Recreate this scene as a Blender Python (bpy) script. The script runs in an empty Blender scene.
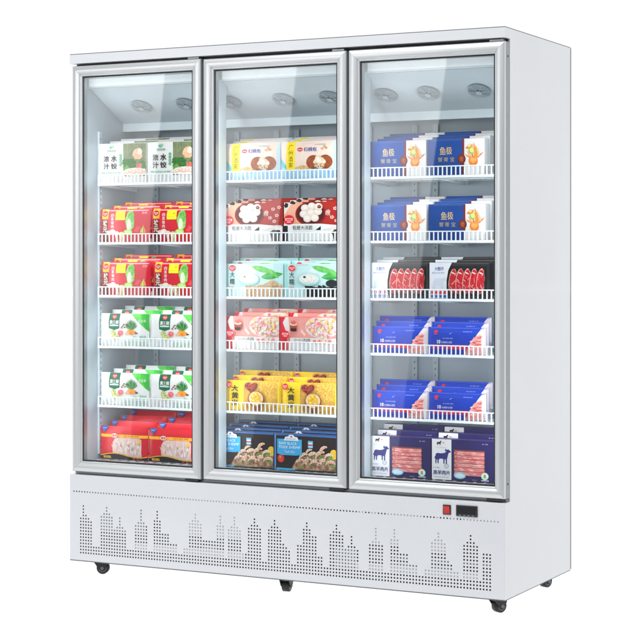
import bpy, bmesh, math, random
from mathutils import Vector, Matrix
S = bpy.context.scene
COL = S.collection
W, D, H = 1.814, 0.679, 1.97
CAM = Vector((4.0157, -5.6732, 1.1696)); YAW = 0.47485
ZF = -0.056                                    # floor level under the castors
R = random.Random(7)

# ------------------------------------------------------------------ materials
def lin(c):
    if isinstance(c, str):
        c = [int(c[i:i+2], 16) / 255 for i in (0, 2, 4)]
    return tuple((x / 12.92 if x <= .04045 else ((x + .055) / 1.055) ** 2.4) for x in c)
MATS = {}
def mat(key, col, rough=.45, metal=0., var=.04, scale=30., col2=None, bump=0., bscale=80., spec=.5, emit=0., coat=0., stretch=None, lo=.35, hi=.65):
    """a Principled material whose colour wanders between two tones by a noise texture in object space"""
    if key in MATS: return MATS[key]
    m = bpy.data.materials.new(key); m.use_nodes = True
    n = m.node_tree.nodes; l = m.node_tree.links; b = n['Principled BSDF']
    a = lin(col)
    if key[:4] in ('ink_', 'bag_', 'cart'): a = tuple(x * (1 - .24 * min(a)) for x in a)      # printed whites are paper white, about 0.72
    a2 = lin(col2) if col2 else tuple(max(0, x * (1 - var * 2)) for x in a)
    tc = n.new('ShaderNodeTexCoord'); nz = n.new('ShaderNodeTexNoise'); cr = n.new('ShaderNodeValToRGB')
    nz.inputs['Scale'].default_value = scale; nz.inputs['Detail'].default_value = 4
    src = tc.outputs['Object']
    if stretch:
        mp = n.new('ShaderNodeMapping'); mp.inputs['Scale'].default_value = stretch
        l.new(src, mp.inputs['Vector']); src = mp.outputs['Vector']
    l.new(src, nz.inputs['Vector'])
    cr.color_ramp.elements[0].position = lo; cr.color_ramp.elements[1].position = hi
    cr.color_ramp.elements[0].color = (*[x * ((1 - .24 * min(a2)) if col2 and key[:4] in ('ink_', 'bag_', 'cart') else 1) for x in a2], 1); cr.color_ramp.elements[1].color = (*a, 1)
    l.new(nz.outputs['Fac'], cr.inputs['Fac']); l.new(cr.outputs['Color'], b.inputs['Base Color'])
    b.inputs['Roughness'].default_value = rough; b.inputs['Metallic'].default_value = metal
    b.inputs['Specular IOR Level'].default_value = spec
    b.inputs['Coat Weight'].default_value = coat
    if emit:
        b.inputs['Emission Color'].default_value = (*a, 1); b.inputs['Emission Strength'].default_value = emit
    if bump:
        n2 = n.new('ShaderNodeTexNoise'); n2.inputs['Scale'].default_value = bscale; n2.inputs['Detail'].default_value = 3
        l.new(tc.outputs['Object'], n2.inputs['Vector'])
        bp = n.new('ShaderNodeBump'); bp.inputs['Strength'].default_value = bump; bp.inputs['Distance'].default_value = .004
        l.new(n2.outputs['Fac'], bp.inputs['Height']); l.new(bp.outputs['Normal'], b.inputs['Normal'])
    MATS[key] = m; return m
def ink(c, c2=None, scale=140., **k):
    """printing ink on a package"""
    return mat('ink_' + c + (c2 or '') + ('%g' % scale if c2 else '') + ('s' if 'stretch' in k else ''), c, rough=.45, spec=.12, var=.015, col2=c2, scale=scale, **k)

M_body = mat('painted_steel', 'd6d9dd', rough=.4, var=.012, scale=3., bump=.02, bscale=260, coat=.2)
M_kick = mat('painted_kick_steel', 'dadde2', rough=.42, var=.01, scale=4., bump=.02, bscale=260, coat=.2)
M_alu = mat('satin_aluminium', 'd8dbdd', rough=.37, metal=.7, var=.004, scale=6.)
M_liner = mat('liner_sheet', 'aebac2', rough=.4, metal=.1, var=.04, scale=4.)
M_header = mat('white_header', 'e2edf1', rough=.4, var=.01)
M_mull = mat('mullion_cover', 'c3d0d6', rough=.4, var=.01)
M_std = mat('shelf_standard_sheet', 'bcc6cc', rough=.4, metal=.1)
M_slot = mat('slot_shade', '6f7a84', rough=.7)
M_gasket = mat('black_gasket', '1c2024', rough=.6)
M_dark = mat('dark_gap', '2a2d31', rough=.6)
M_rail = mat('white_wire_coating', 'e4eaee', rough=.35, var=.01)
M_castor = mat('black_castor_plastic', '1b1c1f', rough=.45, var=.1)
M_hub = mat('grey_castor_hub', '6a6d72', rough=.4)
M_zinc = mat('zinc_steel', 'a4abb0', rough=.35, metal=.7)
M_edge = mat('galvanised_edge', '6e7378', rough=.5, metal=.3)  # tone of the added sheets along the cabinet's edges
M_evap = mat('evaporator_sheet', 'cbd6dc', rough=.4, metal=.1, var=.04, scale=5.)
M_grille = mat('fan_grille_wire', '3a4046', rough=.4, metal=.4)
M_wire = mat('fan_guard_wire', 'b4bfc5', rough=.5)
M_fan = mat('fan_shroud', '98a4ab', rough=.6)
M_side = mat('grey_door_edge', '92989c', rough=.5, metal=.2)
M_led = mat('led_diffuser', 'f2fbff', rough=.5, emit=.25)
M_red = mat('red_rocker', 'c81e14', rough=.25, spec=.6)
M_disp = mat('display_black', '15181c', rough=.15, spec=.6)
M_bezel = mat('display_bezel', '2c3036', rough=.4)
M_pale = mat('pale_insulation', 'd4d8dd', rough=.8)
M_mid = mat('grey_condenser', '9aa0a8', rough=.8)
M_void = mat('dark_void', '14161a', rough=.9)

def glass_mat():
    m = bpy.data.materials.new('door_glass'); m.use_nodes = True
    n = m.node_tree.nodes; l = m.node_tree.links; n.remove(n['Principled BSDF'])
    out = n['Material Output']; t = n.new('ShaderNodeBsdfTransparent'); g = n.new('ShaderNodeBsdfGlossy'); mx = n.new('ShaderNodeMixShader')
    t.inputs['Color'].default_value = (.955, .975, .98, 1); g.inputs['Roughness'].default_value = 0.0
    lw = n.new('ShaderNodeLayerWeight'); pw = n.new('ShaderNodeMath'); pw.operation = 'POWER'; pw.inputs[1].default_value = 5
    ml = n.new('ShaderNodeMath'); ml.operation = 'MULTIPLY_ADD'; ml.inputs[1].default_value = .9; ml.inputs[2].default_value = .074
    lw.inputs['Blend'].default_value = .5
    l.new(lw.outputs['Facing'], pw.inputs[0]); l.new(pw.outputs[0], ml.inputs[0]); l.new(ml.outputs[0], mx.inputs['Fac'])
    l.new(t.outputs[0], mx.inputs[1]); l.new(g.outputs[0], mx.inputs[2]); l.new(mx.outputs[0], out.inputs['Surface'])
    return m
M_glass = glass_mat()
def floor_mat():
    m = bpy.data.materials.new('white_acrylic'); m.use_nodes = True
    n = m.node_tree.nodes; l = m.node_tree.links; n.remove(n['Principled BSDF'])
    t = n.new('ShaderNodeBsdfTranslucent'); nz = n.new('ShaderNodeTexNoise'); cr = n.new('ShaderNodeValToRGB')
    cr.color_ramp.elements[0].color = (.97, .97, .97, 1); cr.color_ramp.elements[1].color = (.99, .99, .99, 1)
    l.new(nz.outputs['Fac'], cr.inputs['Fac']); l.new(cr.outputs['Color'], t.inputs['Color'])
    l.new(t.outputs[0], n['Material Output'].inputs['Surface'])
    return m

# ------------------------------------------------------------------ mesh helpers
def finish(name, bm, mats, parent=None, smooth=False, loc=(0, 0, 0)):
    me = bpy.data.meshes.new(name); bm.to_mesh(me); bm.free()
    for m in (mats if isinstance(mats, (list, tuple)) else [mats]): me.materials.append(m)
    if smooth:
        for p in me.polygons: p.use_smooth = True
    o = bpy.data.objects.new(name, me); COL.objects.link(o); o.location = loc
    if parent: o.parent = parent
    return o
def box(bm, x0, x1, y0, y1, z0, z1, mi=0, bev=0):
    vs = [bm.verts.new((x, y, z)) for x in (x0, x1) for y in (y0, y1) for z in (z0, z1)]
    fs = [bm.faces.new([vs[i] for i in q]) for q in ((0, 1, 3, 2), (4, 6, 7, 5), (0, 4, 5, 1), (2, 3, 7, 6), (0, 2, 6, 4), (1, 5, 7, 3))]
    for f in fs: f.material_index = mi
    if bev:
        es = list({e for f in fs for e in f.edges})
        r = bmesh.ops.bevel(bm, geom=es, offset=bev, segments=2, profile=.6, affect='EDGES')
        for f in r['faces']: f.material_index = mi
    return fs
def quad(bm, pts, mi=0):
    f = bm.faces.new([bm.verts.new(p) for p in pts]); f.material_index = mi; return f
def tube(bm, a, b, r, n=8, mi=0, r2=None):
    a, b = Vector(a), Vector(b); d = (b - a).normalized(); u = d.orthogonal().normalized(); v = d.cross(u)
    ra = [[bm.verts.new(p + (u * math.cos(t) + v * math.sin(t)) * q) for t in [2 * math.pi * i / n for i in range(n)]] for p, q in ((a, r), (b, r2 or r))]
    for i in range(n):
        f = bm.faces.new([ra[0][i], ra[0][(i + 1) % n], ra[1][(i + 1) % n], ra[1][i]]); f.material_index = mi; f.smooth = n > 6
    bm.faces.new(ra[0][::-1]).material_index = mi; bm.faces.new(ra[1]).material_index = mi
def empty(name, loc):
    o = bpy.data.objects.new(name, None); COL.objects.link(o); o.location = loc; o.empty_display_size = .1; return o

# ------------------------------------------------------------------ setting
bm = bmesh.new(); quad(bm, [(-30, -1.4, ZF), (30, -1.4, ZF), (30, 60, ZF), (-30, 60, ZF)])
fl = finish('floor', bm, floor_mat()); fl['kind'] = 'structure'

# ------------------------------------------------------------------ freezer
FZ = empty('display_freezer', (0, 0, 0))
FZ['label'] = 'white upright three-door glass display freezer on black castors'
FZ['category'] = 'freezer'
YI, XA, XB, ZB, ZT, YB = .047, .027, W - .045, .372, 1.886, .42

def cabinet():
    bm = bmesh.new()
    prof = [(.015, 0), (.015, .333), (YI, .333), (YI, 1.935), (0, 1.935), (0, H), (D, H), (D, 0)]
    A = [bm.verts.new((0, y, z)) for y, z in prof]; B = [bm.verts.new((W, y, z)) for y, z in prof]
    bm.faces.new(A); bm.faces.new(B[::-1])
    n = len(prof); hole = [bm.verts.new((x, YI, z)) for x, z in ((XA, ZB), (XB, ZB), (XB, ZT), (XA, ZT))]
    for i in range(n):
        j = (i + 1) % n
        if i == 2:
            o = [A[2], B[2], B[3], A[3]]
            for k in range(4):
                bm.faces.new([o[k], o[(k + 1) % 4], hole[(k + 1) % 4], hole[k]])
        else:
            bm.faces.new([A[j], A[i], B[i], B[j]])
    bm.edges.ensure_lookup_table()
    es = [e for e in bm.edges if len(e.link_faces) == 2 and not any(v in hole for v in e.verts) and e.calc_face_angle(0) > .5]
    bmesh.ops.recalc_face_normals(bm, faces=bm.faces)
    bmesh.ops.bevel(bm, geom=es, offset=.004, segments=3, profile=.5, affect='EDGES')
    o = finish('cabinet', bm, M_body, FZ)
    return o
cabinet()
bm = bmesh.new()
P = lambda x, y, z: (x, y, z)
quad(bm, [(XA, YB, ZB), (XB, YB, ZB), (XB, YB, ZT), (XA, YB, ZT)])
quad(bm, [(XA, YI, ZB), (XA, YB, ZB), (XA, YB, ZT), (XA, YI, ZT)])
quad(bm, [(XB, YB, ZB), (XB, YI, ZB), (XB, YI, ZT), (XB, YB, ZT)])
quad(bm, [(XA, YI, ZB), (XB, YI, ZB), (XB, YB, ZB), (XA, YB, ZB)])
quad(bm, [(XA, YB, ZT), (XB, YB, ZT), (XB, YI, ZT), (XA, YI, ZT)])
finish('liner', bm, M_liner, FZ)

# kick panel: a pressed tray with a skyline of square holes
HT = [12,16,13,12,11,3,3,3,13,14,16,14,13,9,10,13,10,9,3,3,3,11,12,16,12,11,3,3,13,16,13,9,9,9,6,6,6,3,3,5,5,13,14,16,14,13,8,8,8,8,8,13,16,13,3,12,13,16,13,12,5,5,13,14,16,14,13,3,3,13,14,16,14,13,9,8,7,3,3,9,9,14,16,14,12,12,6,6,3,3,13,14,16,14,13,9,10,13,10,9,3,3,3,11,12,16,12,11,3,3,13,16,13,9,9,9,6,6,6,3,3,5,5,13,14,16,14,13,8,7,5,5,3,13,14,16,14,13,3,11,11,11]
# spires rise on thin columns: every building's tallest column
def kick():
    bm = bmesh.new(); r = .003; x0, x1, z0, z1 = 0, W, 0, .333; dep = .0148
    rings = []
    for k in range(5):
        if k < 4: a = k / 3 * math.pi / 2; ins, y = r * (1 - math.sin(a)), r * (1 - math.cos(a))
        if k == 4: continue
        rings.append((ins, y))
    rings = [(0, dep)] + [(r - r * math.cos(t), r - r * math.sin(t)) for t in (0, math.pi / 6, math.pi / 3, math.pi / 2)]
    prev = None
    for ins, y in rings:
        cur = [bm.verts.new(p) for p in ((x0 + ins, y, z0 + ins), (x1 - ins, y, z0 + ins), (x1 - ins, y, z1 - ins), (x0 + ins, y, z1 - ins))]
        if prev:
            for i in range(4):
                f = bm.faces.new([prev[i], prev[(i + 1) % 4], cur[(i + 1) % 4], cur[i]]); f.smooth = False
        prev = cur
    ax, bx, az, bz = x0 + r, x1 - r, z0 + r, z1 - r
    def q(xa, xb, za, zb, y=0): quad(bm, [(xa, y, za), (xb, y, za), (xb, y, zb), (xa, y, zb)])
    def cell(xa, xb, za, zb, hx):
        cx, cz = (xa + xb) / 2, (za + zb) / 2; h = hx; k = h * .35
        hp = [(cx - h, cz - h), (cx + h, cz - h), (cx + h, cz + h), (cx - h, cz + h)]
        op = [(xa, za), (xb, za), (xb, zb), (xa, zb)]
        for i in range(4):
            j = (i + 1) % 4
            quad(bm, [(op[i][0], 0, op[i][1]), (op[j][0], 0, op[j][1]), (hp[j][0], 0, hp[j][1]), (hp[i][0], 0, hp[i][1])])
            quad(bm, [(hp[i][0], 0, hp[i][1]), (hp[j][0], 0, hp[j][1]), (hp[j][0], .0016, hp[j][1]), (hp[i][0], .0016, hp[i][1])])
    p = 1.707 / 141; gx, gz = .052 - p / 2, .031 - p / 2
    nx, nz = 142, 16
    q(ax, bx, az, gz); q(ax, gx, gz, gz + nz * p); q(gx + nx * p, bx, gz, gz + nz * p)
    for i in range(nx):
        h = HT[i]; xa, xb = gx + i * p, gx + (i + 1) * p
        for j in range(h): cell(xa, xb, gz + j * p, gz + (j + 1) * p, .0030)
        if h < nz: q(xa, xb, gz + h * p, gz + nz * p)
    lz0, lz1 = .262, .274; q(ax, bx, gz + nz * p, lz0); q(ax, bx, lz1, bz)
    pl = 1.768 / 140; lx = .020 - pl / 2; q(ax, lx, lz0, lz1); q(lx + 141 * pl, bx, lz0, lz1)
    for i in range(141): cell(lx + i * pl, lx + (i + 1) * pl, lz0, lz1, .0027)
    o = finish('kick_panel', bm, M_kick, FZ)
    # what shows through the holes: a dark sheet, paler patches coloured as lit interior
    bm = bmesh.new(); quad(bm, [(.004, .009, .004), (W - .004, .009, .004), (W - .004, .009, .329), (.004, .009, .329)], 0)
    def patch(c0, c1, r0, r1, mi, y): quad(bm, [(gx + c0 * p, y, gz + r0 * p), (gx + c1 * p, y, gz + r0 * p), (gx + c1 * p, y, gz + r1 * p), (gx + c0 * p, y, gz + r1 * p)], mi)
    patch(8, 25, 8, 16, 2, .0030); patch(18, 61, 3, 5, 1, .0024); patch(41, 62, 9, 16, 1, .0024); patch(46, 51, 5, 6, 2, .0030); patch(58, 74, 0, 0.001, 1, .0024)
    patch(92, 99, 3, 9, 2, .0030); patch(99, 138, 3, 5, 1, .0024); patch(103, 113, 11, 16, 1, .0024); patch(121, 129, 10, 16, 1, .0024); patch(108, 133, 5, 6, 2, .0034); patch(104, 142, 7, 8, 2, .0034)
    def lp(a, b, mi, y): quad(bm, [(a, y, .258), (b, y, .258), (b, y, .278), (a, y, .278)], mi)
    lp(.082, .30, 2, .0030); lp(.30, .43, 2, .0027); lp(.43, .775, 1, .0024)
    for a, b in ((1.255, 1.28), (1.305, 1.33), (1.36, 1.50), (1.555, 1.57), (1.61, 1.635), (1.65, 1.80)): lp(a, b, 1, .0024)
    finish('hole_backing', bm, [M_void, M_pale, M_mid], o)
    # rocker switch
    bm = bmesh.new(); box(bm, 1.583, 1.613, -.0035, .0005, .281, .315, 0, .001)
    sw = finish('power_switch', bm, M_bezel, FZ)
    bm = bmesh.new()
    vs = [(1.5865, -.0055, .298), (1.6095, -.0055, .298), (1.6095, -.009, .311), (1.5865, -.009, .311), (1.6095, -.0045, .285), (1.5865, -.0045, .285)]
    V = [bm.verts.new(v) for v in vs]; bm.faces.new([V[0], V[1], V[2], V[3]]); bm.faces.new([V[5], V[4], V[1], V[0]])
    Bk = [bm.verts.new((v[0], -.003, v[2])) for v in (vs[3], vs[2], vs[4], vs[5])]
    bm.faces.new([V[3], V[2], Bk[1], Bk[0]]); bm.faces.new([V[2], V[1], V[4], Bk[2], Bk[1]]); bm.faces.new([V[3], Bk[0], Bk[3], V[5], V[0]])
    finish('rocker', bm, M_red, sw)
    bm = bmesh.new(); box(bm, 1.633, 1.713, -.004, .0005, .279, .317, 0, .0012)
    td = finish('temperature_display', bm, M_bezel, FZ)
    bm = bmesh.new(); quad(bm, [(1.638, -.0044, .287), (1.708, -.0044, .287), (1.708, -.0044, .313), (1.638, -.0044, .313)])
    finish('screen', bm, M_disp, td)
    bm = bmesh.new()
    for i in range(4): quad(bm, [(1.645 + i * .016, -.0044, .2815), (1.652 + i * .016, -.0044, .2815), (1.652 + i * .016, -.0044, .2845), (1.645 + i * .016, -.0044, .2845)])
    finish('key_marks', bm, ink('8a9098'), td)
kick()

# doors
PROF = [(0, .045), (0, .0085), (.0006, .0064)] + [(.0015 + .0315 * k / 12, .0046 * ((k / 12 - .5) * 2) ** 2) for k in range(13)] + [(.0336, .0102), (.0350, .0096), (.0385, .0104), (.0402, .0125), (.041, .0160), (.0415, .020)]
DOORS = [(.009, .593, .345, 1.926), (.604, 1.203, .347, 1.923), (1.212, 1.8125, .346, 1.923)]
def door(x0, x1, z0, z1):
    root = empty('door', ((x0 + x1) / 2, 0, z0)); root.parent = FZ
    off = Vector((-root.location.x, 0, -root.location.z))
    bm = bmesh.new()
    cor = lambda t: ((x0 + t, z0 + t), (x1 - t, z0 + t), (x1 - t, z1 - t), (x0 + t, z1 - t))
    for s in range(4):
        e = (s + 1) % 4; pv = None
        for t, y in PROF:
            c = cor(t); g = .00025
            a, b = Vector((c[s][0], y, c[s][1])), Vector((c[e][0], y, c[e][1])); d = (b - a).normalized() * g
            cur = [bm.verts.new(a + d + off), bm.verts.new(b - d + off)]
            if pv:
                fc = bm.faces.new([pv[0], pv[1], cur[1], cur[0]]); fc.smooth = True
                if y == .0085: fc.material_index = 1          # grey edge of the leaf
            pv = cur
    for e in bm.edges:
        if len(e.link_faces) == 2 and e.calc_face_angle(0) > .45: e.smooth = False
    # rear of the frame
    ci, co = cor(.0415), cor(0)
    for s in range(4):
        e = (s + 1) % 4
        quad(bm, [Vector((co[s][0], .045, co[s][1])) + off, Vector((co[e][0], .045, co[e][1])) + off, Vector((ci[e][0], .0452, ci[e][1])) + off, Vector((ci[s][0], .0452, ci[s][1])) + off])
        quad(bm, [Vector((ci[s][0], .020, ci[s][1])) + off, Vector((ci[e][0], .020, ci[e][1])) + off, Vector((ci[e][0], .0452, ci[e][1])) + off, Vector((ci[s][0], .0452, ci[s][1])) + off])
    fr = finish('door_frame', bm, [M_alu, M_side], root)
    # gasket: thin black bead round the pane
    bm = bmesh.new()
    ta, tb = .0405, .0465
    for s in range(4):
        e = (s + 1) % 4; a, b = cor(ta), cor(tb)
        quad(bm, [Vector((a[s][0], .0165, a[s][1])) + off, Vector((a[e][0], .0165, a[e][1])) + off, Vector((b[e][0], .0175, b[e][1])) + off, Vector((b[s][0], .0175, b[s][1])) + off])
        quad(bm, [Vector((b[s][0], .0175, b[s][1])) + off, Vector((b[e][0], .0175, b[e][1])) + off, Vector((b[e][0], .04, b[e][1])) + off, Vector((b[s][0], .04, b[s][1])) + off], 1)
    finish('gasket', bm, [M_gasket, M_zinc], root)
    c = cor(.043); bm = bmesh.new()
    quad(bm, [Vector((x, .0195, z)) + off for x, z in c])
    finish('glass_pane', bm, M_glass, root)
    # magnetic seal between door and cabinet
    bm = bmesh.new()
    a, b = cor(.006), cor(.030)
    for s in range(4):
        e = (s + 1) % 4
        quad(bm, [Vector((a[s][0], .0462, a[s][1])) + off, Vector((a[e][0], .0462, a[e][1])) + off, Vector((b[e][0], .0462, b[e][1])) + off, Vector((b[s][0], .0462, b[s][1])) + off])
    finish('door_seal', bm, M_gasket, root)
    bm = bmesh.new(); box(bm, x1 - .07 + off.x, x1 - .012 + off.x, .006, .040, -.0085, -.001, 0, .001)
    finish('hinge', bm, M_dark, root)
    bm = bmesh.new(); box(bm, x1 - .06 + off.x, x1 - .012 + off.x, .010, .040, z1 - z0 + .001, z1 - z0 + .008, 0, .001)
    finish('hinge', bm, M_zinc, root)
    for zz in (.05, z1 - z0 - .05):
        bm = bmesh.new(); tube(bm, (x1 + off.x - .001, .030, zz), (x1 + off.x + .0012, .030, zz), .004, 10)
        finish('side_screw', bm, M_dark, root)
for d in DOORS: door(*d)
# dark channel under and over the doors on the cabinet's face
bm = bmesh.new()
box(bm, .006, W - .006, .0405, .0468, 1.9265, 1.934, 0)
finish('door_channel', bm, M_dark, FZ)
bm = bmesh.new(); box(bm, .006, W - .006, .030, .0468, .3345, .3425, 0); finish('door_channel', bm, M_zinc, FZ)
bm = bmesh.new(); box(bm, .0005, W - .0005, .0015, D + .002, H + .0002, H + .0032); finish('top_outline', bm, M_edge, FZ)  # added thin sheets that only draw the cabinet's grey outline
bm = bmesh.new(); box(bm, .0005, W + .0015, D + .0003, D + .0040, .002, H); finish('rear_outline', bm, M_edge, FZ)
bm = bmesh.new(); box(bm, .0005, W - .0005, .002, D, -.0032, -.0002); finish('base_outline', bm, M_edge, FZ)

# mullions with led strips
for xm in (.5985, 1.2065):
    bm = bmesh.new(); box(bm, xm - .034, xm + .034, .0475, .130, ZB + .0005, ZT - .0005, 0, .004)
    mu = finish('mullion', bm, M_mull, FZ)
# white header behind each door's top
for xa, xb in ((XA, .5985 - .0345), (.5985 + .0345, 1.2065 - .0345), (1.2065 + .0345, XB)):
    bm = bmesh.new(); box(bm, xa + .0005, xb - .0005, .062, .098, 1.846, ZT - .0006, 0, .002)
    hd = finish('header_lamp', bm, M_header, FZ)
    bm = bmesh.new(); quad(bm, [(xa + .02, .0615, 1.850), (xb - .02, .0615, 1.850), (xb - .02, .0615, 1.879), (xa + .02, .0615, 1.879)])
    finish('diffuser', bm, M_led, hd)
# evaporator cover: sloping sheet with fans, foot lip whitened for the light it faces
bm = bmesh.new()
pr = [(.102, 1.846), (.330, 1.722), (.330, 1.690), (.338, 1.690), (.338, 1.730), (.110, 1.853)]
A = [bm.verts.new((XA + .001, y, z)) for y, z in pr]; B = [bm.verts.new((XB - .001, y, z)) for y, z in pr]
for i in range(6):
    j = (i + 1) % 6; f = bm.faces.new([A[i], A[j], B[j], B[i]]); f.material_index = 1 if i in (1, 2) else 0
ev = finish('evaporator_cover', bm, [M_evap, M_header], FZ)
sl = Vector((0, .228, -.124)).normalized(); nr = Vector((0, -sl.z, sl.y)) * -1
def grille(x):
    bm = bmesh.new(); c = Vector((x, .222, 1.781)) + Vector((0, -.48, -.88)) * .002
    ux, uy = Vector((1, 0, 0)), sl; nn = Vector((0, sl.z, -sl.y)); nn = nn if nn.z < 0 else -nn
    pt = lambda r, a, h=0: c + ux * r * math.cos(a) + uy * r * math.sin(a) + nn * h
    bm.faces.new([bm.verts.new(pt(.043, 2 * math.pi * i / 28, .0005)) for i in range(28)]).material_index = 1
    for r in (.042, .036, .030, .024, .018):
        for i in range(24): tube(bm, pt(r, 2 * math.pi * i / 24, .006 + .006 * (1 - r / .042)), pt(r, 2 * math.pi * (i + 1) / 24, .006 + .006 * (1 - r / .042)), .0012, 4)
    for k in range(6): tube(bm, pt(.010, k * math.pi / 3, .0105), pt(.042, k * math.pi / 3, .006), .0012, 4)
    for k in range(5):          # fan blades behind the guard
        a = k * 2 * math.pi / 5
        quad(bm, [pt(.008, a, .002), pt(.037, a + .1, .001), pt(.038, a + .75, .003), pt(.009, a + .9, .003)], 2)
    bm.faces.new([bm.verts.new(pt(.012, 2 * math.pi * i / 14, .0125)) for i in range(14)]).material_index = 0
    finish('fan_grille', bm, [M_wire, M_fan, M_fan], ev)
for x in (.19, .40, .60, .83, 1.03, 1.26, 1.43, 1.63): grille(x)
# perforated shelf standards on the rear wall and the end wall
def standard(pts):
    bm = bmesh.new(); box(bm, *pts, 0, .0008)
    x0, x1, y0, y1, z0, z1 = pts; k = z0 + .02
    while k < z1 - .02:
        if x1 - x0 > y1 - y0:
            xm = (x0 + x1) / 2; quad(bm, [(xm - .002, y0 - .0005, k), (xm + .002, y0 - .0005, k), (xm + .002, y0 - .0005, k + .008), (xm - .002, y0 - .0005, k + .008)], 1)
        else:
            ym = (y0 + y1) / 2; xs = x1 + .0005 if x0 < 1 else x0 - .0005
            quad(bm, [(xs, ym - .003, k), (xs, ym + .003, k), (xs, ym + .003, k + .011), (xs, ym - .003, k + .011)], 1)
        k += .024
    finish('shelf_standard', bm, [M_std, M_slot], FZ)
for x in (.135, .515, .695, .785, 1.10, 1.29, 1.375, 1.66): standard((x - .011, x + .011, YB - .010, YB - .0006, .40, 1.68))
standard((XA + .0006, XA + .009, .150, .172, .40, 1.68)); standard((XB - .009, XB - .0006, .150, .172, .40, 1.68))

# shelves
ZS = [1.464, 1.231, 1.022, .822, .588]
BAYS = [(XA + .004, .5985 - .037), (.5985 + .037, 1.2065 - .037), (1.2065 + .037, XB - .004)]
RX = [(XA + .014, .592), (.606, 1.199), (1.213, XB - .004)]
def shelf(xa, xb, z):
    root = empty('shelf', ((xa + xb) / 2, .135, z)); root.parent = FZ
    ox, oz = root.location.x, z
    L = lambda x: x - ox
    bm = bmesh.new()
    n = int((xb - xa) / .024)
    for i in range(n + 1):
        x = xa + .006 + (xb - xa - .012) * i / n; box(bm, L(x) - .002, L(x) + .002, .012, .275, .0045, .0085)
    for y in (.02, .15, .27): box(bm, L(xa), L(xb), y, y + .005, .0000, .0044)
    for x in (xa, xb - .004): box(bm, L(x), L(x) + .004, .010, .283, -.002, .0095)
    finish('wire_deck', bm, M_rail, root)
    bm = bmesh.new()
    box(bm, L(xa), L(xb), -.004, .006, 0, .0085, 0, .0015); box(bm, L(xa), L(xb), -.0028, .0018, .0390, .0430, 0, .0015)
    n = int((xb - xa) / .0172)
    for i in range(n + 1):
        x = xa + .003 + (xb - xa - .006) * i / n; box(bm, L(x) - .0021, L(x) + .0021, -.0022, .0008, .009, .0385)
    finish('guard_rail', bm, M_rail, root)
    for x in (xa + .004, (xa + xb) / 2 + .01, xb - .01):
        bm = bmesh.new()
        vs = [[bm.verts.new((L(x) + q, y, zz)) for y, zz in ((.004, -.0025), (.275, -.0025), (.275, -.016), (.262, -.016))] for q in (-.0012, .0012)]
        bm.faces.new(vs[0]); bm.faces.new(vs[1][::-1])
        for i in range(4): bm.faces.new([vs[0][i], vs[1][i], vs[1][(i + 1) % 4], vs[0][(i + 1) % 4]])
        finish('bracket', bm, M_rail, root)
    return root
SHELF = {}
for b, (xa, xb) in enumerate(RX):
    for r, z in enumerate(ZS): SHELF[b, r] = shelf(xa, xb, z)

# castors
def castor(x, y, ang):
    root = empty('castor', (x, y, ZF)); root.rotation_euler = (0, 0, ang); root.parent = FZ
    h = -ZF
    bm = bmesh.new(); box(bm, -.029, .029, -.026, .026, h - .004, h - .0006, 0, .001)
    for s in (-1, 1):
        prof = [(-.026, h - .004), (.030, h - .004), (.030, h - .018), (.021, .024), (.008, .016), (-.005, .022)]
        vs = [[bm.verts.new((px, s * yy, pz)) for px, pz in prof] for yy in (.0165, .0195)]
        bm.faces.new(vs[0]); bm.faces.new(vs[1][::-1])
        for i in range(6): bm.faces.new([vs[0][i], vs[1][i], vs[1][(i + 1) % 6], vs[0][(i + 1) % 6]])
    tube(bm, (0, 0, h - .004), (0, 0, h - .014), .018, 16)
    finish('fork', bm, M_castor, root)
    bm = bmesh.new()
    for a, b2, r1, r2 in ((-.0145, -.012, .020, .024), (-.012, .012, .024, .024), (.012, .0145, .024, .020)):
        tube(bm, (.010, a, .024), (.010, b2, .024), r1, 28, 0, r2)
    wh = finish('wheel', bm, M_castor, root)
    for s in (-1, 1):
        bm = bmesh.new()
        tube(bm, (.010, s * .0145, .024), (.010, s * .021, .024), .0065, 14)
        n = 24
        for i in range(n):
            a0, a1 = 2 * math.pi * i / n, 2 * math.pi * (i + 1) / n
            quad(bm, [(.010 + rr * math.cos(a), s * .0148, .024 + rr * math.sin(a)) for rr, a in ((.013, a0), (.0155, a0), (.0155, a1), (.013, a1))])
        finish('hub', bm, M_hub, root)
for x, y, a in ((.105, .06, .35), (.930, .055, 1.75), (1.762, .055, 1.05), (1.745, .575, 1.2), (.105, .60, .4), (.930, .60, .9)): castor(x, y, a)

# ------------------------------------------------------------------ package artwork
_TX = {}
def text_mesh(s, bold):
    k = (s, bold)
    if k in _TX: return _TX[k]
    cu = bpy.data.curves.new('lettering_source', 'FONT'); cu.body = s; cu.resolution_u = 2; cu.offset = bold
    o = bpy.data.objects.new('lettering_source', cu); COL.objects.link(o)
    bpy.context.view_layer.update()
    ev = o.evaluated_get(bpy.context.evaluated_depsgraph_get()); me = ev.to_mesh()
    vs = [(v.co.x, v.co.y) for v in me.vertices]; fs = [tuple(p.vertices) for p in me.polygons]
    ev.to_mesh_clear(); bpy.data.objects.remove(o); bpy.data.curves.remove(cu)
    xs, ys = [v[0] for v in vs], [v[1] for v in vs]
    x0, x1, y0, y1 = min(xs), max(xs), min(ys), max(ys)
    _TX[k] = ([((x - x0) / (x1 - x0), (y - y0) / (y1 - y0)) for x, y in vs], fs, (x1 - x0) / (y1 - y0))
    return _TX[k]
LIFT = {(.236, .141): 9, (.258, .146): 9, (.254, .124): 9, (.236, .125): 10, (.240, .114): 6, (.232, .131): 11, (.230, .127): 7, (.226, .157): 6, (.223, .130): 7, (.223, .097): 6}   # print sits above the guard rail
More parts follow.
